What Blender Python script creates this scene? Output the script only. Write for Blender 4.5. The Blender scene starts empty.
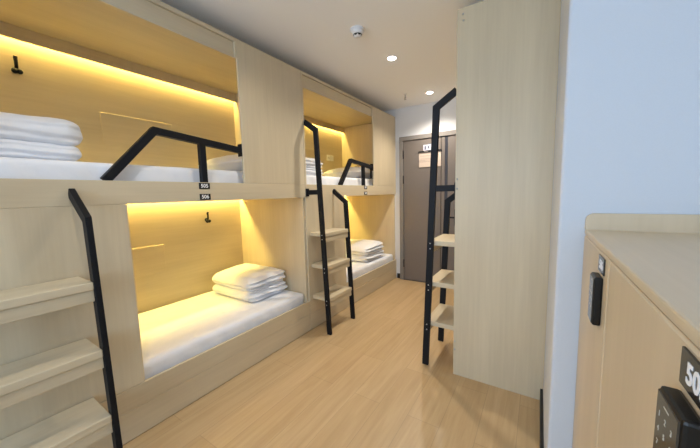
import bpy, bmesh, math, random
from mathutils import Vector, Matrix, noise

random.seed(4)
SC = bpy.context.scene
COL = SC.collection

# ------------------------------------------------------------------ materials
def new_mat(name):
    m = bpy.data.materials.new(name)
    m.use_nodes = True
    nt = m.node_tree
    return m, nt, nt.nodes['Principled BSDF']


def plain(name, color, rough=.5, metal=0., spec=.5, bump=0., bscale=60., var=0.04):
    m, nt, b = new_mat(name)
    b.inputs['Roughness'].default_value = rough
    b.inputs['Metallic'].default_value = metal
    b.inputs['Specular IOR Level'].default_value = spec
    tc = nt.nodes.new('ShaderNodeTexCoord')
    n = nt.nodes.new('ShaderNodeTexNoise')
    n.inputs['Scale'].default_value = bscale
    n.inputs['Detail'].default_value = 4
    nt.links.new(tc.outputs['Object'], n.inputs['Vector'])
    r = nt.nodes.new('ShaderNodeValToRGB')
    r.color_ramp.elements[0].position = .3
    r.color_ramp.elements[1].position = .7
    r.color_ramp.elements[0].color = tuple(c * (1 - var) for c in color) + (1,)
    r.color_ramp.elements[1].color = tuple(min(1, c * (1 + var)) for c in color) + (1,)
    nt.links.new(n.outputs['Fac'], r.inputs['Fac'])
    nt.links.new(r.outputs['Color'], b.inputs['Base Color'])
    if bump:
        bp = nt.nodes.new('ShaderNodeBump')
        bp.inputs['Strength'].default_value = bump
        bp.inputs['Distance'].default_value = .01
        nt.links.new(n.outputs['Fac'], bp.inputs['Height'])
        nt.links.new(bp.outputs['Normal'], b.inputs['Normal'])
    return m


def wood(name, c_dark, c_light, axis, rough=.42, stretch=26., scale=2.2):
    """Pale laminate with streaks that run along axis ('Y' or 'Z' or 'X')."""
    m, nt, b = new_mat(name)
    b.inputs['Roughness'].default_value = rough
    tc = nt.nodes.new('ShaderNodeTexCoord')
    mp = nt.nodes.new('ShaderNodeMapping')
    s = [stretch] * 3
    s['XYZ'.index(axis)] = 1.0
    mp.inputs['Scale'].default_value = s
    nt.links.new(tc.outputs['Object'], mp.inputs['Vector'])
    n = nt.nodes.new('ShaderNodeTexNoise')
    n.inputs['Scale'].default_value = scale
    n.inputs['Detail'].default_value = 6
    n.inputs['Roughness'].default_value = .6
    nt.links.new(mp.outputs['Vector'], n.inputs['Vector'])
    mp2 = nt.nodes.new('ShaderNodeMapping')
    s2 = [5.] * 3
    s2['XYZ'.index(axis)] = .5
    mp2.inputs['Scale'].default_value = s2
    nt.links.new(tc.outputs['Object'], mp2.inputs['Vector'])
    n2 = nt.nodes.new('ShaderNodeTexNoise')
    n2.inputs['Scale'].default_value = 1.6
    n2.inputs['Detail'].default_value = 3
    nt.links.new(mp2.outputs['Vector'], n2.inputs['Vector'])
    mx = nt.nodes.new('ShaderNodeMath')
    mx.operation = 'MULTIPLY_ADD'
    mx.inputs[1].default_value = .6
    nt.links.new(n2.outputs['Fac'], mx.inputs[0])
    m2 = nt.nodes.new('ShaderNodeMath')
    m2.operation = 'MULTIPLY'
    m2.inputs[1].default_value = .4
    nt.links.new(n.outputs['Fac'], m2.inputs[0])
    nt.links.new(m2.outputs[0], mx.inputs[2])
    r = nt.nodes.new('ShaderNodeValToRGB')
    r.color_ramp.elements[0].position = .34
    r.color_ramp.elements[1].position = .66
    r.color_ramp.elements[0].color = tuple(c_dark) + (1,)
    r.color_ramp.elements[1].color = tuple(c_light) + (1,)
    nt.links.new(mx.outputs[0], r.inputs['Fac'])
    nt.links.new(r.outputs['Color'], b.inputs['Base Color'])
    return m


def emit(name, color, strength):
    m = bpy.data.materials.new(name)
    m.use_nodes = True
    nt = m.node_tree
    for n in list(nt.nodes):
        if n.type == 'BSDF_PRINCIPLED':
            nt.nodes.remove(n)
    e = nt.nodes.new('ShaderNodeEmission')
    e.inputs['Color'].default_value = tuple(color) + (1,)
    e.inputs['Strength'].default_value = strength
    nt.links.new(e.outputs[0], nt.nodes['Material Output'].inputs['Surface'])
    return m


def floor_mat():
    m, nt, b = new_mat('oak_planks')
    b.inputs['Roughness'].default_value = .4
    tc = nt.nodes.new('ShaderNodeTexCoord')
    mp = nt.nodes.new('ShaderNodeMapping')
    mp.inputs['Rotation'].default_value = (0, 0, math.pi / 2)
    mp.inputs['Location'].default_value = (.35, .06, 0)
    nt.links.new(tc.outputs['Object'], mp.inputs['Vector'])
    br = nt.nodes.new('ShaderNodeTexBrick')
    br.offset = .37
    br.inputs['Scale'].default_value = 1
    br.inputs['Brick Width'].default_value = 1.2
    br.inputs['Row Height'].default_value = .19
    br.inputs['Mortar Size'].default_value = .0016
    br.inputs['Mortar Smooth'].default_value = .3
    br.inputs['Color1'].default_value = FLOOR_A + (1,)
    br.inputs['Color2'].default_value = FLOOR_B + (1,)
    br.inputs['Mortar'].default_value = tuple(c * .72 for c in FLOOR_A) + (1,)
    nt.links.new(mp.outputs['Vector'], br.inputs['Vector'])
    mp2 = nt.nodes.new('ShaderNodeMapping')
    mp2.inputs['Scale'].default_value = (14, .9, 1)
    nt.links.new(tc.outputs['Object'], mp2.inputs['Vector'])
    n = nt.nodes.new('ShaderNodeTexNoise')
    n.inputs['Scale'].default_value = 1.8
    n.inputs['Detail'].default_value = 7
    n.inputs['Roughness'].default_value = .62
    n.inputs['Distortion'].default_value = .6
    nt.links.new(mp2.outputs['Vector'], n.inputs['Vector'])
    r = nt.nodes.new('ShaderNodeValToRGB')
    r.color_ramp.elements[0].position = .32
    r.color_ramp.elements[1].position = .68
    r.color_ramp.elements[0].color = (.87, .84, .79, 1)
    r.color_ramp.elements[1].color = (1.05, 1.05, 1.05, 1)
    nt.links.new(n.outputs['Fac'], r.inputs['Fac'])
    mix = nt.nodes.new('ShaderNodeMix')
    mix.data_type = 'RGBA'
    mix.blend_type = 'MULTIPLY'
    mix.inputs['Factor'].default_value = 1
    nt.links.new(br.outputs['Color'], mix.inputs['A'])
    nt.links.new(r.outputs['Color'], mix.inputs['B'])
    nt.links.new(mix.outputs['Result'], b.inputs['Base Color'])
    return m


FLOOR_A = (.52, .375, .21)
FLOOR_B = (.475, .335, .178)
WD, WL = (.54, .455, .315), (.63, .54, .38)
M = {}
M['wood_v'] = wood('pale_ash_vertical', WD, WL, 'Z')
M['wood_h'] = wood('pale_ash_lengthwise', WD, WL, 'Y')
M['wood_x'] = wood('pale_ash_crosswise', WD, WL, 'X')
M['locker_v'] = wood('locker_ash_vertical', (.56, .452, .305), (.63, .512, .35), 'Z')
M['locker_top'] = wood('locker_ash_top', (.56, .452, .305), (.63, .512, .35), 'Y', rough=.38)
M['floor'] = floor_mat()
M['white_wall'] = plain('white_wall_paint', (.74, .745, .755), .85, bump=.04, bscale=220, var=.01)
M['daylight_tint_wall'] = plain('daylight_tint_wall_paint', (.58, .615, .665), .85, bump=.04, bscale=220, var=.01)  # same paint as other walls, with the blue daylight put into its colour
M['ceiling'] = plain('ceiling_paint', (.91, .92, .94), .9, bscale=200, var=.01)
M['black'] = plain('black_powder_coat', (.006, .007, .010), .5, 0., .22, bump=.03, bscale=300, var=.1)
M['skirt'] = plain('black_skirting', (.014, .013, .013), .45, var=.1)
M['linen'] = plain('white_linen', (.80, .825, .88), .9, 0, .2, bump=.5, bscale=11, var=.015)
M['pillow'] = plain('pillow_linen', (.82, .83, .86), .9, 0, .2, bump=.2, bscale=10, var=.015)
M['door'] = plain('taupe_door', (.165, .139, .122), .5, bscale=90, var=.05)
M['door_frame'] = plain('taupe_door_frame', (.215, .195, .18), .45, bscale=90, var=.04)
M['inlay'] = plain('dark_door_inlay', (.035, .035, .045), .35, var=.1)
M['steel'] = plain('brushed_steel', (.55, .55, .55), .35, .9, var=.05)
M['white_plastic'] = plain('white_plastic', (.8, .8, .8), .4, var=.02)
M['plate'] = plain('black_plate', (.018, .017, .016), .16, var=.1)
M['digit'] = plain('white_digits', (.9, .9, .92), .5, var=.01)
M['lock'] = plain('glossy_black_lock', (.010, .009, .008), .33, 0, .3, var=.1)
M['lock_face'] = plain('dark_lock_face', (.04, .034, .028), .12, 0, .6, var=.08)
M['key_print'] = plain('key_print', (.55, .52, .45), .5, var=.02)
M['paper'] = plain('beige_notice_paper', (.62, .51, .43), .7, bscale=120, var=.06)
M['card'] = plain('pale_notice_card', (.62, .62, .72), .6, bscale=40, var=.12)
M['print_dark'] = plain('notice_print', (.14, .15, .22), .6, var=.1)
M['print_text'] = plain('faint_notice_text', (.42, .33, .28), .6, var=.1)
M['led'] = emit('warm_led', (1.0, .745, .21), 1.5)
M['downlight'] = emit('downlight_lens', (1.0, .97, .92), 30.)
M['gap'] = plain('dark_gap', (.03, .025, .02), .8)


def glass_mat():
    m = bpy.data.materials.new('window_glass')
    m.use_nodes = True
    nt = m.node_tree
    for n in list(nt.nodes):
        if n.type == 'BSDF_PRINCIPLED':
            nt.nodes.remove(n)
    t = nt.nodes.new('ShaderNodeBsdfTransparent')
    g = nt.nodes.new('ShaderNodeBsdfGlossy')
    g.inputs['Roughness'].default_value = .02
    mx = nt.nodes.new('ShaderNodeMixShader')
    mx.inputs[0].default_value = .06
    nt.links.new(t.outputs[0], mx.inputs[1])
    nt.links.new(g.outputs[0], mx.inputs[2])
    nt.links.new(mx.outputs[0], nt.nodes['Material Output'].inputs['Surface'])
    return m


M['glass'] = glass_mat()

# ------------------------------------------------------------------ mesh tools
class MB:
    """Collects shapes and links them as one mesh object. sx = -1 mirrors local x."""
    def __init__(self, sx=1):
        self.bm = bmesh.new()
        self.sx = sx

    def _merge(self, tmp, mat=0, smooth=False):
        for f in tmp.faces:
            f.material_index = mat
            f.smooth = smooth
        me = bpy.data.meshes.new('tmp')
        tmp.to_mesh(me)
        tmp.free()
        self.bm.from_mesh(me)
        bpy.data.meshes.remove(me)

    def box(self, x0, x1, y0, y1, z0, z1, bev=.0015, mat=0, seg=1):
        t = bmesh.new()
        bmesh.ops.create_cube(t, size=1)
        for v in t.verts:
            v.co = Vector(((x0 + x1) / 2 + v.co.x * (x1 - x0), (y0 + y1) / 2 + v.co.y * (y1 - y0),
                           (z0 + z1) / 2 + v.co.z * (z1 - z0)))
        if bev:
            b = min(bev, .45 * min(abs(x1 - x0), abs(y1 - y0), abs(z1 - z0)))
            bmesh.ops.bevel(t, geom=t.edges[:], offset=b, segments=seg, affect='EDGES', profile=.5)
        self._merge(t, mat)
        return self

    def cyl(self, c, axis, r0, r1, h, seg=20, mat=0, smooth=True):
        t = bmesh.new()
        bmesh.ops.create_cone(t, cap_ends=True, segments=seg, radius1=r0, radius2=r1, depth=h)
        rot = Vector((0, 0, 1)).rotation_difference(Vector(axis)).to_matrix().to_4x4()
        bmesh.ops.transform(t, matrix=Matrix.Translation(c) @ rot, verts=t.verts[:])
        self._merge(t, mat, smooth)
        return self

    def ball(self, c, r, mat=0, sc=(1, 1, 1)):
        t = bmesh.new()
        bmesh.ops.create_uvsphere(t, u_segments=16, v_segments=10, radius=r)
        for v in t.verts:
            v.co = Vector((c[0] + v.co.x * sc[0], c[1] + v.co.y * sc[1], c[2] + v.co.z * sc[2]))
        self._merge(t, mat, True)
        return self

    def flatbar(self, pts, w, t0, t1, plane='xz', mat=0):
        """Rectangular tube along a polyline; w = width in the plane, t0..t1 = extent across it."""
        P = [Vector(p) for p in pts]
        n = len(P)
        offs = []
        for i in range(n):
            if i == 0:
                d = (P[1] - P[0]).normalized()
                k = Vector((-d.y, d.x))
            elif i == n - 1:
                d = (P[-1] - P[-2]).normalized()
                k = Vector((-d.y, d.x))
            else:
                a = (P[i] - P[i - 1]).normalized()
                b = (P[i + 1] - P[i]).normalized()
                na, nb = Vector((-a.y, a.x)), Vector((-b.y, b.x))
                k = (na + nb).normalized()
                k = k / max(.3, k.dot(na))
            offs.append(k * (w / 2))
        t = bmesh.new()
        rings = []
        for p, o in zip(P, offs):
            ring = []
            for q, tt in ((p + o, t0), (p - o, t0), (p - o, t1), (p + o, t1)):
                if plane == 'xz':
                    ring.append(t.verts.new((q.x, tt, q.y)))
                else:
                    ring.append(t.verts.new((tt, q.x, q.y)))
            rings.append(ring)
        for a, b in zip(rings, rings[1:]):
            for j in range(4):
                t.faces.new((a[j], a[(j + 1) % 4], b[(j + 1) % 4], b[j]))
        t.faces.new(rings[0])
        t.faces.new(list(reversed(rings[-1])))
        bmesh.ops.recalc_face_normals(t, faces=t.faces[:])
        bmesh.ops.bevel(t, geom=t.edges[:], offset=.003, segments=2, affect='EDGES', profile=.5)
        self._merge(t, mat)
        return self

    def tube(self, pts, r, seg=10, mat=0):
        P = [Vector(p) for p in pts]
        t = bmesh.new()
        rings = []
        for i, p in enumerate(P):
            d = (P[min(i + 1, len(P) - 1)] - P[max(i - 1, 0)]).normalized()
            q = Vector((0, 0, 1)).rotation_difference(d)
            rr = r[i] if isinstance(r, (list, tuple)) else r
            rings.append([t.verts.new(p + q @ Vector((rr * math.cos(2 * math.pi * k / seg),
                                                       rr * math.sin(2 * math.pi * k / seg), 0))) for k in range(seg)])
        for a, b in zip(rings, rings[1:]):
            for k in range(seg):
                t.faces.new((a[k], a[(k + 1) % seg], b[(k + 1) % seg], b[k]))
        t.faces.new(list(reversed(rings[0])))
        t.faces.new(rings[-1])
        self._merge(t, mat, True)
        return self

    def text(self, body, size, matrix, mat=0, extrude=.0006, bold=0.):
        cu = bpy.data.curves.new('tmp_text', 'FONT')
        cu.body = body
        cu.size = size
        cu.align_x = 'CENTER'
        cu.align_y = 'CENTER'
        cu.extrude = extrude
        cu.offset = bold
        cu.resolution_u = 3
        ob = bpy.data.objects.new('tmp_text', cu)
        COL.objects.link(ob)
        dg = bpy.context.evaluated_depsgraph_get()
        me = bpy.data.meshes.new_from_object(ob.evaluated_get(dg))
        bpy.data.objects.remove(ob)
        bpy.data.curves.remove(cu)
        me.transform(matrix)
        t = bmesh.new()
        t.from_mesh(me)
        bpy.data.meshes.remove(me)
        self._merge(t, mat)
        return self

    def build(self, name, mats, parent=None, loc=None):
        if self.sx < 0:
            for v in self.bm.verts:
                v.co.x *= -1
            bmesh.ops.reverse_faces(self.bm, faces=self.bm.faces[:])
        me = bpy.data.meshes.new(name)
        self.bm.to_mesh(me)
        self.bm.free()
        for m in (mats if isinstance(mats, (list, tuple)) else [mats]):
            me.materials.append(m)
        o = bpy.data.objects.new(name, me)
        COL.objects.link(o)
        if parent is not None:
            o.parent = parent
        if loc is not None:
            o.location = loc
        return o


def tag(o, label=None, cat=None, group=None, kind=None):
    if label:
        o['label'] = label
    if cat:
        o['category'] = cat
    if group:
        o['group'] = group
    if kind:
        o['kind'] = kind
    return o


def empty(name, loc, rz=0., parent=None):
    o = bpy.data.objects.new(name, None)
    o.empty_display_size = .1
    COL.objects.link(o)
    o.location = loc
    o.rotation_euler = (0, 0, rz)
    if parent is not None:
        o.parent = parent
    return o


def struct(name, mb, mat):
    return tag(mb.build(name, mat), kind='structure')


def soft_block(hx, hy, hz, r, cuts, warp=None):
    """A soft rounded block centred on the origin; warp(co, unit) moves every vertex."""
    t = bmesh.new()
    bmesh.ops.create_cube(t, size=2)
    bmesh.ops.subdivide_edges(t, edges=t.edges[:], cuts=cuts, use_grid_fill=True)
    half = Vector((hx, hy, hz))
    rv = Vector((min(r[0], hx), min(r[1], hy), min(r[2], hz)))
    for v in t.verts:
        u = v.co.copy()
        q = Vector(u[i] * half[i] for i in range(3))
        inner = Vector(max(-(half[i] - rv[i]), min(half[i] - rv[i], q[i])) for i in range(3))
        d = Vector((q[i] - inner[i]) / max(rv[i], 1e-6) for i in range(3))
        if d.length > 1e-6:
            d.normalize()
        p = Vector(inner[i] + d[i] * rv[i] for i in range(3))
        if warp:
            p = warp(p, u, d)
        v.co = p
    return t


# ------------------------------------------------------------------ the room
XL, XF = -2.875, -1.875          # left wall, front plane of the bunks on the left
YD, YB = 4.19, -2.4              # door wall, window wall
H = 2.6
XW, YW = .06, 1.29               # the projecting wall on the right
XR = 1.7

struct('floor', MB().box(XL - .1, XR + .1, YB - .1, YD + .1, -.1, 0, 0), M['floor'])
struct('ceiling', MB().box(XL - .1, XR + .1, YB - .1, YD + .1, H, H + .1, 0), M['ceiling'])
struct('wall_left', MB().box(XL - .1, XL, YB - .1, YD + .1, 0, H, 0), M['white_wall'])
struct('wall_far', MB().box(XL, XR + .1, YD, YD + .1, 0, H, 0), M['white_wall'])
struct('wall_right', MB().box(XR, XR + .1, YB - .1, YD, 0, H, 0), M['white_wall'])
# projecting wall: faces the window behind the camera, rounded outer corner, reaches behind the end of the bunk
wb = MB()
t = bmesh.new()
prof = [(XR, YW)]
rc = .012
for k in range(7):
    a = math.pi / 2 * k / 6
    prof.append((XW + rc - rc * math.sin(a), YW + rc - rc * math.cos(a)))
prof += [(XW, 2.1), (.55, 2.1), (.55, YD), (XR, YD)]
lo = [t.verts.new((x, y, 0)) for x, y in prof]
hi = [t.verts.new((x, y, H)) for x, y in prof]
t.faces.new(lo)
t.faces.new(list(reversed(hi)))
for i in range(len(prof)):
    j = (i + 1) % len(prof)
    t.faces.new((lo[i], hi[i], hi[j], lo[j]))
bmesh.ops.recalc_face_normals(t, faces=t.faces[:])
wb._merge(t)
struct('wall_projecting', wb, M['daylight_tint_wall'])
# window wall behind the camera
WX0, WX1, WZ0, WZ1 = -2.3, .8, .75, 2.4
w = MB()
w.box(XL, WX0, YB - .1, YB, 0, H, 0).box(WX1, XR, YB - .1, YB, 0, H, 0)
w.box(WX0, WX1, YB - .1, YB, 0, WZ0, 0).box(WX0, WX1, YB - .1, YB, WZ1, H, 0)
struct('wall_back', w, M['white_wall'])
win = empty('window_1', ((WX0 + WX1) / 2, YB - .05, WZ0))
tag(win, kind='structure')
hw = (WX1 - WX0) / 2
hh = WZ1 - WZ0
f = MB()
f.box(-hw, -hw + .05, -.03, .03, 0, hh).box(hw - .05, hw, -.03, .03, 0, hh)
f.box(-hw, hw, -.03, .03, 0, .05).box(-hw, hw, -.03, .03, hh - .05, hh).box(-.025, .025, -.03, .03, 0, hh)
f.build('window_frame', M['white_plastic'], win)
MB().box(-hw + .05, hw - .05, -.004, .004, .05, hh - .05, 0).build('window_glass', M['glass'], win)
MB().box(-hw - .03, hw + .03, .03, .14, -.03, 0, .004).build('window_sill', M['white_wall'], win)
# skirting
struct('baseboard_far', MB().box(-1.862, -1.796, YD - .012, YD, 0, .075), M['skirt'])
struct('baseboard_right', MB().box(XW - .015, XW, YW - .012, 2.1, 0, .085), M['skirt'])

# ------------------------------------------------------------------ the door
DX0, DX1 = -1.795, -.70
dr = empty('door_1', ((DX0 + DX1) / 2, YD, 0))
tag(dr, kind='structure')
o = -(DX0 + DX1) / 2
f = MB()
f.box(DX0 + o, DX0 + o + .06, -.05, 0, 0, 2.1075, .003).box(DX1 + o - .06, DX1 + o, -.05, 0, 0, 2.1075, .003)
f.box(DX0 + o, DX1 + o, -.05, 0, 2.108, 2.17, .003)
f.build('door_frame', M['door_frame'], dr)
leaf = MB()
leaf.box(DX0 + o + .064, -1.176 + o, -.036, -.004, .008, 2.104, .003)
leaf.box(-1.168 + o, -1.122 + o, -.036, -.004, .008, 2.104, .003)
leaf.box(-1.082 + o, DX1 + o - .064, -.036, -.004, .008, 2.104, .003)
leaf = leaf.build('door_leaf', M['door'], dr)
MB().box(-1.1755 + o, -1.1685 + o, -.03, -.006, .008, 2.104, 0).build('door_groove', M['gap'], leaf)
MB().box(-1.121 + o, -1.083 + o, -.034, -.006, .008, 2.104, 0).build('door_inlay', M['inlay'], leaf)
lv = MB()
lv.box(-.985 + o, -.945 + o, -.042, -.036, .87, 1.1, .004)
lv.cyl((-.965 + o, -.062, .99), (0, 1, 0), .009, .009, .05)
lv.box(-1.075 + o, -.955 + o, -.09, -.074, .98, 1.0, .004)
lv.build('lever_handle', M['black'], leaf)
for z in (.26, 1.54, 1.91):
    MB().cyl((DX0 + o + .062, -.044, z), (0, 0, 1), .008, .008, .12, 10).build('hinge', M['black'], dr)
MB().box(DX0 + o + .06, DX1 + o - .06, -.05, 0, 0, .006, 0).build('door_threshold', M['inlay'], dr)

# the notice hanging on the door
nx, ny = -1.33, YD - .038
nt_ = empty('notice_holder', (nx, ny, 1.70))
tag(nt_, 'beige paper notice hanging from a black clip bar on the taupe door', 'notice')
p = MB().box(-.158, .158, -.006, 0, .005, .215, .001)
p.box(-.14, .0, -.0072, -.0055, .16, .168, 0, 1).box(-.14, .05, -.0072, -.0055, .12, .126, 0, 1)
p.box(-.14, .02, -.0072, -.0055, .10, .106, 0, 1).box(-.14, .04, -.0072, -.0055, .08, .086, 0, 1)
p.build('paper_sheet', [M['paper'], M['print_text']], nt_)
p = MB().box(-.165, .165, -.018, 0, .213, .234, .003)
p.box(-.08, -.02, -.021, -.016, .218, .229, .002, 1)
p.build('clip_bar', [M['black'], M['steel']], nt_)
p = MB().box(-.095, .09, -.012, 0, .236, .318, .004).box(-.03, .09, -.013, -.001, .318, .328, .002, 1)
p.box(-.075, -.05, -.0135, -.011, .25, .3, 0, 1).box(-.03, -.005, -.0135, -.011, .262, .3, 0, 1)
p.box(.02, .05, -.0135, -.011, .25, .28, 0, 1)
p.build('picture_card', [M['card'], M['print_dark']], nt_)

# ------------------------------------------------------------------ bunk beds
LED_W = 19.
BD = .975      # inner depth
LEN = 2.08


def plate(parent, sx, y, z, digits, h=.04, wdt=.075):
    """Small black number plate on the front of a bunk (faces local +x)."""
    m = MB()
    m.box(.0, .003, y - wdt / 2, y + wdt / 2, z - h / 2, z + h / 2, .0006, 0)
    rot = Matrix.Translation((.0032, y, z)) @ Matrix(((0, 0, 1, 0), (1, 0, 0, 0), (0, 1, 0, 0), (0, 0, 0, 1)))
    m.text(digits, h * .86, rot, 1, .0005, .0006)
    return m.build('number_plate', [M['plate'], M['digit']], parent)


def hook(parent, y, z, xw):
    m = MB()
    m.cyl((xw + .004, y, z - .022), (1, 0, 0), .019, .017, .007, 18)
    m.tube([(xw + .006, y, z - .024), (xw + .022, y, z - .022), (xw + .032, y, z - .006), (xw + .033, y, z + .022),
            (xw + .030, y, z + .046), (xw + .036, y, z + .056)], [.009, .009, .009, .009, .010, .010])
    for s_ in (-1, 1):
        m.tube([(xw + .010, y, z - .024), (xw + .022, y + s_ * .008, z - .032), (xw + .032, y + s_ * .010, z - .034)], [.009, .009, .011])
        m.ball((xw + .034, y + s_ * .010, z - .035), .0165)
    return m.build('coat_hook', M['black'], parent)


def ladder(parent, sx, y0, y1, foot, bend, ztop_attach):
    """Leaning ladder bolted to a bunk: the stringer at y0 runs on up as a tall handrail."""
    ld = empty('ladder', (0, y0, 0), 0, parent)
    ld['label'] = 'black metal ladder with three wooden treads'
    wS, tS = .048, .024
    def xat(z):
        return foot + (bend - foot) * z / 1.94
    m = MB(sx)
    m.flatbar([(xat(0), 0), (xat(1.94), 1.94), (.0, ztop_attach)], wS, 0, tS)
    o = m.build('stringer', M['black'], ld)
    for z in (.345, .66, .98):
        for dz in (-.012, -.052):
            MB(sx).cyl((xat(z), -.001, z + dz), (0, -1, 0), .005, .005, .003, 10).build('screw_head', M['steel'], o)
    m = MB(sx)
    m.box(.004, xat(1.37) - wS / 2 + .006, .002, tS - .002, 1.35, 1.395, .002)
    m.build('wall_bracket', M['black'], ld)
    m = MB(sx)
    m.box(.0005, .006, -.012, tS + .012, 1.335, 1.41, .002)
    m.build('bracket_flange', M['black'], ld)
    d = y1 - y0
    m = MB(sx)
    m.flatbar([(xat(0), 0), (xat(1.265), 1.265), (.0, 1.39)], wS, d - tS, d)
    m.build('stringer', M['black'], ld)
    for zt in (.355, .67, .985):
        m = MB(sx)
        xf = xat(zt) + .02
        m.box(.004, xf, tS + .0005, d - tS - .0005, zt - .036, zt, .004, seg=2)
        m.box(xf - .03, xf - .006, tS + .0005, d - tS - .0005, zt - .09, zt - .0365, .002)
        m.build('tread', M['wood_h'], ld)
    return ld


def bunk(Xf, Y0, sx, label, name='bunk_bed', yo=1.40, yl=.64, ztop=2.485, far=True, plates=None, panels=(True, True),
         hooks=(True, True), outlet=False, rail=(.565, .815, 1.105, 1.40), drop=False, front=True,
         lad=(.025, .434, .24, .14), group='bunk beds'):
    root = empty(name, (Xf, Y0, 0))
    tag(root, label, 'bunk bed', group)
    L = LEN
    z_in = ztop - .035
    # carcass
    m = MB(sx)
    m.box(-BD, -.0 if not front else -.0185, 0, .02, 0, ztop)
    ys = 0 if front else .0205
    if front:
        m.box(-.018, 0, 0, .02, 1.451, ztop)
    m.build('end_panel', M['wood_v'], root)
    MB(sx).box(-BD, -.0185, L - .02, L, 0, ztop).build('end_panel', M['wood_v'], root)
    MB(sx).box(-BD - .018, -BD, 0, L, 0, ztop).build('back_panel', M['wood_h'], root)
    MB(sx).box(-BD, -.03, .02, L - .02, z_in, z_in + .018).build('top_board', M['wood_h'], root)
    m = MB(sx)
    m.box(-.034, -.016, .02, yo - .014, 2.35, ztop - .026)
    m.box(-.034, -.001, yo - .014, yo - .0005, 2.35, ztop - .026)
    m.box(-.034, 0, .0205, yo - .0005, ztop - .0255, ztop)
    m.build('top_fascia', M['wood_h'], root)
    MB(sx).box(-.018, 0, yo, L, 1.451, ztop).build('upper_front_panel', M['wood_v'], root)
    MB(sx).box(-.018, 0, ys, yl, .302, 1.3245).box(-.034, -.0205, .0205, yl, 1.2, 1.36).build('lower_front_panel', M['wood_v'], root)  # second box is an unseen backing, added to stop a light leak
    MB(sx).box(-.02, 0, ys, L, 1.325, 1.45).build('deck_fascia', M['wood_h'], root)
    MB(sx).box(-BD, -.02, .02, L - .02, 1.39, 1.41).build('upper_deck', M['wood_h'], root)
    MB(sx).box(-BD, -.02, .02, L - .02, .2, .22).build('lower_deck', M['wood_h'], root)
    MB(sx).box(-.02, 0, ys, L, .1735, .30).build('base_rail', M['wood_h'], root)
    MB(sx).box(-.02, 0, ys, L, .004, .172).build('kick_board', M['wood_h'], root)
    # light coves
    for zb, zt in ((2.37, z_in), (1.332, 1.39)):
        MB(sx).box(-.93, -.915, .02, L - .02, zb, zt).build('valance', M['wood_h'], root)
        if front:
            s = MB(sx).box(-.962, -.936, .03, L - .03, zt - .010, zt - .001, 0).build('led_strip', M['led'], root)
            s['label'] = 'warm glowing light strip hidden behind the valance'
            la = bpy.data.lights.new('led_lamp', 'AREA')
            la.shape = 'RECTANGLE'
            la.size, la.size_y = L - .06, .016
            la.energy = LED_W if zt > 2 else LED_W * 1.6
            la.color = (1., .745, .21)
            lo = bpy.data.objects.new('led_lamp', la)
            COL.objects.link(lo)
            lo.parent = root
            lo.location = (-.957 * sx, L / 2, zt - .0115)
            zax = Vector((-.3 * sx, 0, .954))      # the profile is tilted a little towards the bed
            xax = Vector((0, 1, 0))
            yax = zax.cross(xax)
            lo.rotation_euler = Matrix((xax, yax, zax)).transposed().to_euler()
    if panels[0]:
        MB(sx).box(-BD + .0005, -BD + .006, .87, 1.39, 1.775, 2.022, .003).build('flap_panel', M['wood_h'], root)
    if panels[1]:
        MB(sx).box(-BD + .0005, -BD + .006, .72, 1.235, .69, .938, .003).build('flap_panel', M['wood_h'], root)
    if hooks[0]:
        hook(root, .46, 2.215, -BD)
    if hooks[1]:
        hook(root, 1.655, 1.145, -BD)
    if outlet:
        m = MB(sx).box(-BD + .0005, -BD + .01, 1.62, 1.71, 1.885, 1.975, .003)
        m.box(-BD + .0005, -BD + .01, 1.715, 1.80, 1.885, 1.975, .003)
        m.box(-BD + .01, -BD + .0115, 1.65, 1.655, 1.915, 1.945, 0, 1).box(-BD + .01, -BD + .0115, 1.675, 1.68, 1.915, 1.945, 0, 1)
        m.box(-BD + .01, -BD + .0125, 1.735, 1.78, 1.905, 1.955, .001)
        m.build('wall_outlet', [M['white_plastic'], M['gap']], root)
    if plates:
        plate(root, sx, plates[0], 1.426, plates[1])
        plate(root, sx, plates[0], 1.354, plates[2])
    if rail:
        a, b, p, e = rail
        g = empty('guard_rail', (-.03 * sx, a, 1.45), 0, root)
        m = MB(sx)
        m.flatbar([(0, -.0), (b - a, .295), (e - a - .004, .245)], .042, -.02, .02, plane='yz')
        m.build('rail_tube', M['black'], g)
        MB(sx).box(-.018, .018, p - a - .02, p - a + .02, .001, .262, .002).build('rail_post', M['black'], g)
        m = MB(sx).box(-.024, .024, e - a - .005, e - a, .2, .292, .002)
        m.build('rail_flange', M['black'], g)
        if drop:
            MB(sx).box(-.012, .012, e - a - .035, e - a - .012, .1, .24, .002).build('rail_drop_bar', M['black'], g)
    if lad:
        ladder(root, sx, lad[0], lad[1], lad[2], lad[3], 2.03)
    return root


GB = 'bunk beds along the walls'
b1 = bunk(XF, .022, 1, 'pale wood bunk bed with number plates 505 and 506, loaded with white bedding', yo=1.405,
          plates=(1.085, '505', '506'), rail=(.565, .82, 1.103, 1.405), group=GB)
b2 = bunk(XF, 2.106, 1, 'pale wood bunk bed standing next to the taupe door, with a wall outlet inside', yo=1.375, yl=.655,
          plates=(1.143, '507', '508'), rail=(.62, .85, 1.143, 1.375), hooks=(False, False), panels=(True, False),
          outlet=True, drop=True, lad=(.012, .455, .215, .13), group=GB)
b3 = bunk(-.496, 2.105, -1, 'pale wood bunk bed turned end on, plain tall panel with screw caps beside white wall', ztop=2.53,
          front=False, plates=None, panels=(False, False), hooks=(False, False), rail=None, lad=(.008, .455, .215, .14), group=GB)
for u, z in ((-.037, 2.492), (-.04, 2.452), (-.013, 1.432), (-.013, 1.367), (-.004 - .006, .258), (-.01, .196)):
    m = MB(-1).cyl((u, -.001, z), (0, -1, 0), .0065, .0065, .004, 12)
    m.build('screw_cap', M['steel'], b3)

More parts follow.
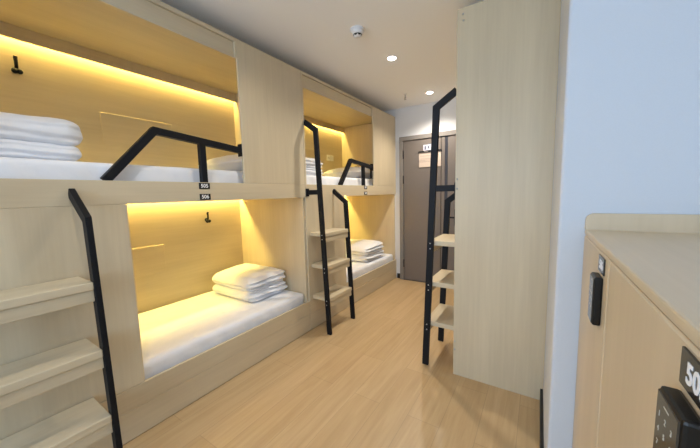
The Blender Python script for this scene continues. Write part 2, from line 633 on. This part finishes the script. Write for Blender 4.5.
# ------------------------------------------------------------------ bedding
def mattress(x0, x1, y0, y1, z0, z1, seed, label):
    hx, hy, hz = (x1 - x0) / 2, (y1 - y0) / 2, (z1 - z0) / 2
    sd = Vector((seed * 7.3, seed * 3.1, 0))
    t = bmesh.new()
    nx_, ny_, nz_ = 26, 60, 8
    # closed grid block with many cuts along its length
    bmesh.ops.create_cube(t, size=2)
    def cut(axis, n):
        for k in range(1, n):
            c = -1 + 2 * k / n
            co = [0, 0, 0]
            no = [0, 0, 0]
            co[axis] = c
            no[axis] = 1
            bmesh.ops.bisect_plane(t, geom=t.verts[:] + t.edges[:] + t.faces[:], plane_co=co, plane_no=no)
    cut(0, nx_)
    cut(1, ny_)
    cut(2, nz_)
    r = .035
    for v in t.verts:
        u = v.co.copy()
        q = Vector((u.x * hx, u.y * hy, u.z * hz))
        half = Vector((hx, hy, hz))
        inner = Vector(max(-(half[i] - r), min(half[i] - r, q[i])) for i in range(3))
        d = q - inner
        if d.length > 1e-6:
            d.normalize()
        p = inner + d * r
        wv = p + Vector(((x0 + x1) / 2, (y0 + y1) / 2, (z0 + z1) / 2))
        if u.z > .5 or abs(d.x) > .3:
            n1 = noise.noise(Vector((wv.x * 3, wv.y * 2.2, wv.z * 3)) + sd)
            n2 = noise.noise(Vector((wv.x * 5, wv.y * 13 + wv.z * 6, wv.z * 4)) + sd)
            side = abs(d.x)
            top = max(0., d.z)
            p.z += top * (.003 * n1 + .0015 * n2 - .003)
            p.x += (1 if d.x > 0 else -1) * side * (.005 * n1 + .011 * n2 - .009)
        v.co = p
    m = MB()
    m._merge(t, 0, True)
    o = m.build('mattress', M['linen'], None, ((x0 + x1) / 2, (y0 + y1) / 2, (z0 + z1) / 2))
    tag(o, label, 'mattress', 'white mattresses in the bunks')
    return o


mattress(-2.835, -1.905, .05, 2.08, .221, .392, 1, 'white sheeted mattress in the lower berth under plates 505 and 506')
mattress(-2.835, -1.934, .05, 2.075, 1.411, 1.552, 2, 'white sheeted mattress in the upper berth above plates 505 and 506')
mattress(-2.835, -1.905, 2.135, 4.16, .221, .392, 3, 'white sheeted mattress in the lower berth next to the door')
mattress(-2.835, -1.934, 2.135, 4.155, 1.411, 1.552, 4, 'white sheeted mattress in the upper berth next to the door')


def quilt(cx, cy, z0, hx, hy, ht, seed, label, ridge=1.0, rz=0., split=.47, low=1., high=.985):
    """Duvet folded into two thick layers; smooth bulging ends, folded edges showing on the +x side."""
    m = MB()
    sd = Vector((seed * 5.7, seed * 2.9, seed))
    zc = 0.
    for k in range(2):
        h = ht * (split if k == 0 else 1 - split)
        hz = h / 2 + .006

        def warp(p, u, d, k=k, hz=hz):
            wv = Vector((p.x * 4, p.y * 4, p.z * 6 + k * 9)) + sd
            n1 = noise.noise(wv)
            n2 = noise.noise(wv * 2.7)
            # folded edges on the +x face: three soft leaves
            if u.x > .55:
                f_ = min(1, (u.x - .55) / .3)
                ph = (p.z / hz) * math.pi * (1.6 if k else 1.3) + n1 * 1.1 + p.y * 2.5
                p.x += f_ * ridge * (.020 * math.cos(ph * 2) - .006) * (1 - .6 * abs(u.z) ** 4)
                p.x += f_ * (.012 * n2 + .007 * noise.noise(wv * 6.5))
            crown = (1 - abs(u.x) ** 2.5) * (1 - abs(u.y) ** 2.5)
            if u.z > 0:
                p.z += .02 * crown * (1 if k else .3) + .009 * n1 + .006 * n2 + (.014 * u.y if k else 0)
            p.y += .010 * n1 * abs(d.y)
            if k == 0:
                p.z = max(p.z, -hz + .0065)
            return p
        ex = 1. if k == 0 else .985
        t = soft_block(hx * ex, hy * (low if k == 0 else high), hz, (.05, .075, hz), 22, warp)
        bmesh.ops.translate(t, verts=t.verts[:], vec=(0, (-.008 if k else 0), zc + h / 2))
        zc += h
        m._merge(t, 0, True)
    o = m.build('folded_quilt', M['linen'], None, (cx, cy, z0))
    o.rotation_euler.z = rz
    tag(o, label, 'quilt', 'folded white quilts on the mattresses')
    return o


quilt(-2.42, 1.825, .3955, .31, .232, .205, 1, 'folded white quilt on the lower mattress under plates 505 and 506')
quilt(-2.34, .325, 1.5555, .30, .245, .20, 2, 'folded white quilt on the upper mattress below the higher coat hook', ridge=.3, split=.4, low=.94, high=1.03)
quilt(-2.27, 3.665, .3955, .32, .275, .215, 3, 'folded white quilt on the lower mattress next to the door')
quilt(-2.36, 2.41, 1.5555, .30, .26, .18, 4, 'folded white quilt on the upper mattress by the ladder handrail and outlet')


def pillow(cx, cy, z0, hx, hy, hz, seed, label, rz=0.):
    sd = Vector((seed * 3.3, seed, 0))

    def warp(p, u, d):
        k = (1 - abs(u.x) ** 3.2) * (1 - abs(u.y) ** 3.2)
        p.z = u.z * hz * (.12 + .88 * max(0, k) ** .6)
        p.x *= 1 - .05 * (1 - abs(u.y))
        p.y *= 1 - .05 * (1 - abs(u.x))
        n1 = noise.noise(Vector((p.x * 6, p.y * 6, u.z)) + sd)
        p.z += .008 * n1 + hz
        return p
    t = soft_block(hx, hy, hz, (.03, .03, .02), 18, warp)
    m = MB()
    m._merge(t, 0, True)
    o = m.build('pillow', M['pillow'], None, (cx, cy, z0))
    o.rotation_euler.z = rz
    tag(o, label, 'pillow', 'white pillows on the upper mattresses')
    return o


pillow(-2.36, 1.785, 1.5545, .33, .26, .088, 1, 'white pillow behind the guard rail above plates 505 and 506')
pillow(-2.36, 3.75, 1.5545, .34, .36, .094, 2, 'white pillow behind the guard rail next to the door')

# ------------------------------------------------------------------ locker cabinet
LX, LY0, LY1, LZ = .135, .30, YW - .001, 1.207
lk = empty('locker_cabinet', (LX, LY0, 0))
tag(lk, 'pale wood locker cabinet with black keypad locks against the white wall in bluish daylight', 'locker')
ly = LY1 - LY0
m = MB()
m.box(.0205, .55, 0, ly, 0, LZ - .0185, .001)
m.build('carcass', M['locker_v'], lk)
MB().box(0, .55, -.01, ly, LZ - .018, LZ, .004, seg=2).build('top_board', M['locker_top'], lk)
# upstand at the wall end, with a rounded front corner
t = bmesh.new()
hl, rl = .056, .024
pr_ = [(.55, 0), (.55, hl)] + [(rl - rl * math.sin(a), hl - rl + rl * math.cos(a)) for a in [math.pi / 2 * k / 8 for k in range(9)]] + [(0, 0)]
a_ = [t.verts.new((x, ly - .018, LZ + z)) for x, z in pr_]
c_ = [t.verts.new((x, ly, LZ + z)) for x, z in pr_]
t.faces.new(a_)
t.faces.new(list(reversed(c_)))
for i in range(len(pr_)):
    j = (i + 1) % len(pr_)
    t.faces.new((a_[i], c_[i], c_[j], a_[j]))
bmesh.ops.recalc_face_normals(t, faces=t.faces[:])
m = MB()
m._merge(t)
m.build('upstand', M['locker_v'], lk)
for (y0, y1, dig, ko) in ((.849, LY1 - .002, '506', .052), (LY0, .842, '505', .077)):
    dd = MB().box(0, .02, y0 - LY0 + .001, y1 - LY0, .06, LZ - .0205, .003).build('locker_door', M['locker_v'], lk)
    # number plate: read from in front of the door (viewer looks along +x, so text runs towards -y)
    yk = y0 - LY0 + ko        # near edge of the lock
    m = MB().box(-.003, 0, yk - .014, yk + .059, 1.141, 1.181, .0006)
    rot = Matrix.Translation((-.0032, yk + .0195, 1.160)) @ Matrix(((0, 0, -1, 0), (-1, 0, 0, 0), (0, 1, 0, 0), (0, 0, 0, 1)))
    m.text(dig, .031, rot, 1, .0004, .0007)
    m.build('number_plate', [M['plate'], M['digit']], dd)
    m = MB()
    m.box(-.017, 0, yk - .003, yk + .06, 1.012, 1.133, .004, 0, 2)
    m.box(-.0185, -.016, yk, yk + .057, 1.016, 1.129, .001, 1)
    keys = ['123', '456', '789', '*0#']
    for r_ in range(4):
        for c in range(3):
            rot = Matrix.Translation((-.0187, yk + .046 - .0165 * c, 1.106 - .0165 * r_)) @ Matrix(((0, 0, -1, 0), (-1, 0, 0, 0), (0, 1, 0, 0), (0, 0, 0, 1)))
            m.text(keys[r_][c], .009, rot, 2, .0002)
    m.box(-.0188, -.0184, yk + .022, yk + .036, 1.1195, 1.121, 0, 2)
    m.build('keypad_lock', [M['lock'], M['lock_face'], M['key_print']], dd)

# ------------------------------------------------------------------ ceiling fittings
def downlight(x, y, label):
    r = empty('downlight', (x, y, H))
    tag(r, label, 'ceiling light', 'recessed ceiling lights')
    t = bmesh.new()
    n = 32
    prof_ = [(.036, -.001), (.04, -.004), (.048, -.004), (.052, 0), (.052, .002), (.036, .002)]
    rings = [[t.verts.new((rr * math.cos(2 * math.pi * k / n), rr * math.sin(2 * math.pi * k / n), z)) for k in range(n)] for rr, z in prof_]
    for i in range(len(prof_)):
        a, b = rings[i], rings[(i + 1) % len(prof_)]
        for k in range(n):
            t.faces.new((a[k], a[(k + 1) % n], b[(k + 1) % n], b[k]))
    bmesh.ops.recalc_face_normals(t, faces=t.faces[:])
    m = MB()
    m._merge(t, 0, True)
    m.build('trim_ring', M['white_plastic'], r)
    MB().cyl((0, 0, -.002), (0, 0, 1), .037, .037, .004, 28).cyl((0, 0, -.007), (0, 0, 1), .026, .037, .006, 28).build('glowing_lens', M['downlight'], r)
    la = bpy.data.lights.new('downlight_or_fill_lamp', 'SPOT')
    la.energy = DL_W
    la.color = (1, .91, .78)
    la.spot_size = math.radians(138)
    la.spot_blend = 1.
    la.shadow_soft_size = .04
    lo = bpy.data.objects.new('downlight_or_fill_lamp', la)
    COL.objects.link(lo)
    lo.location = (0, 0, -.055)
    lo.parent = r
    return r


DL_W = 70.
downlight(-1.205, 2.625, 'glowing round recessed ceiling light beside the smoke detector')
downlight(-1.215, 3.775, 'glowing round recessed ceiling light in front of the door')

for y in (1.475, .325):           # unseen lamps without fittings, added along the downlight row as room fill
    la = bpy.data.lights.new('downlight_or_fill_lamp', 'SPOT')
    la.energy = DL_W * .36
    la.color = (1, .91, .78)
    la.spot_size = math.radians(145)
    la.spot_blend = 1.
    la.shadow_soft_size = .04
    lo = bpy.data.objects.new('downlight_or_fill_lamp', la)
    COL.objects.link(lo)
    lo.location = (-1.2, y, H - .02)
sd_ = empty('smoke_detector', (-1.215, 2.03, H))
tag(sd_, 'white round smoke detector on the ceiling', 'smoke detector')
MB().cyl((0, 0, -.007), (0, 0, 1), .056, .056, .014, 32).cyl((0, 0, -.026), (0, 0, 1), .040, .052, .026, 32).build('detector_body', M['white_plastic'], sd_)
m = MB().cyl((0, 0, -.044), (0, 0, 1), .026, .034, .012, 24)
m.build('sensing_chamber', M['gap'], sd_)
m = MB().cyl((0, 0, -.054), (0, 0, 1), .020, .027, .008, 24)
for k in range(6):
    a = k * math.pi / 3
    m.box(.026 * math.cos(a) - .004, .026 * math.cos(a) + .004, .026 * math.sin(a) - .004, .026 * math.sin(a) + .004, -.052, -.038, 0)
m.build('detector_cap', M['white_plastic'], sd_)
sp = empty('fire_sprinkler', (-1.49, 3.64, H))
tag(sp, 'small steel sprinkler head hanging from the ceiling near the door', 'sprinkler')
MB().cyl((0, 0, -.004), (0, 0, 1), .018, .026, .008, 20).build('escutcheon', M['white_plastic'], sp)
m = MB().cyl((0, 0, -.03), (0, 0, 1), .007, .007, .05, 12)
m.tube([(.006, 0, -.035), (.013, 0, -.05), (.004, 0, -.066)], .0025).tube([(-.006, 0, -.035), (-.013, 0, -.05), (-.004, 0, -.066)], .0025)
m.build('sprinkler_body', M['steel'], sp)
MB().cyl((0, 0, -.069), (0, 0, 1), .016, .016, .003, 16).build('deflector', M['steel'], sp)

# ------------------------------------------------------------------ daylight
la = bpy.data.lights.new('window_daylight', 'AREA')
la.shape = 'RECTANGLE'
la.size = WX1 - WX0
la.size_y = WZ1 - WZ0
la.energy = 92.
la.color = (.60, .78, 1.)
lo = bpy.data.objects.new('window_daylight', la)
COL.objects.link(lo)
lo.location = ((WX0 + WX1) / 2, YB - .25, (WZ0 + WZ1) / 2)
lo.rotation_euler = (math.radians(104), 0, 0)      # shines towards +y through the window
wd = bpy.data.worlds.new('daylight')
SC.world = wd
wd.use_nodes = True
bg = wd.node_tree.nodes['Background']
bg.inputs['Color'].default_value = (.62, .78, 1., 1)
bg.inputs['Strength'].default_value = 1.0

# ------------------------------------------------------------------ camera
F_PX, YAW, PITCH, ROLL = 290.54, .579296, .1034145, -.02511524
cy, sy = math.cos(YAW), math.sin(YAW)
fw = Vector((-sy, cy, 0))
rt = Vector((cy, sy, 0))
up = Vector((0, 0, 1))
cp, spn = math.cos(PITCH), math.sin(PITCH)
fw, up = fw * cp - up * spn, up * cp + fw * spn
cr, sr = math.cos(ROLL), math.sin(ROLL)
rt, up = rt * cr + up * sr, up * cr - rt * sr
cam = bpy.data.cameras.new('camera')
cam.sensor_width = 36
cam.sensor_fit = 'HORIZONTAL'
cam.lens = F_PX / 700 * 36
cam.clip_start = .02
co = bpy.data.objects.new('camera', cam)
COL.objects.link(co)
mw = Matrix.Identity(4)
for i in range(3):
    mw[i][0], mw[i][1], mw[i][2] = rt[i], up[i], -fw[i]
mw.translation = Vector((0, 0, 1.35))
co.matrix_world = mw
SC.camera = co

SC.cycles.diffuse_bounces = 8
SC.cycles.max_bounces = 12
SC.view_settings.view_transform = 'Standard'
SC.view_settings.look = 'None'
SC.view_settings.exposure = 0.2
SC.view_settings.gamma = 1.0
SC.view_settings.use_curve_mapping = False
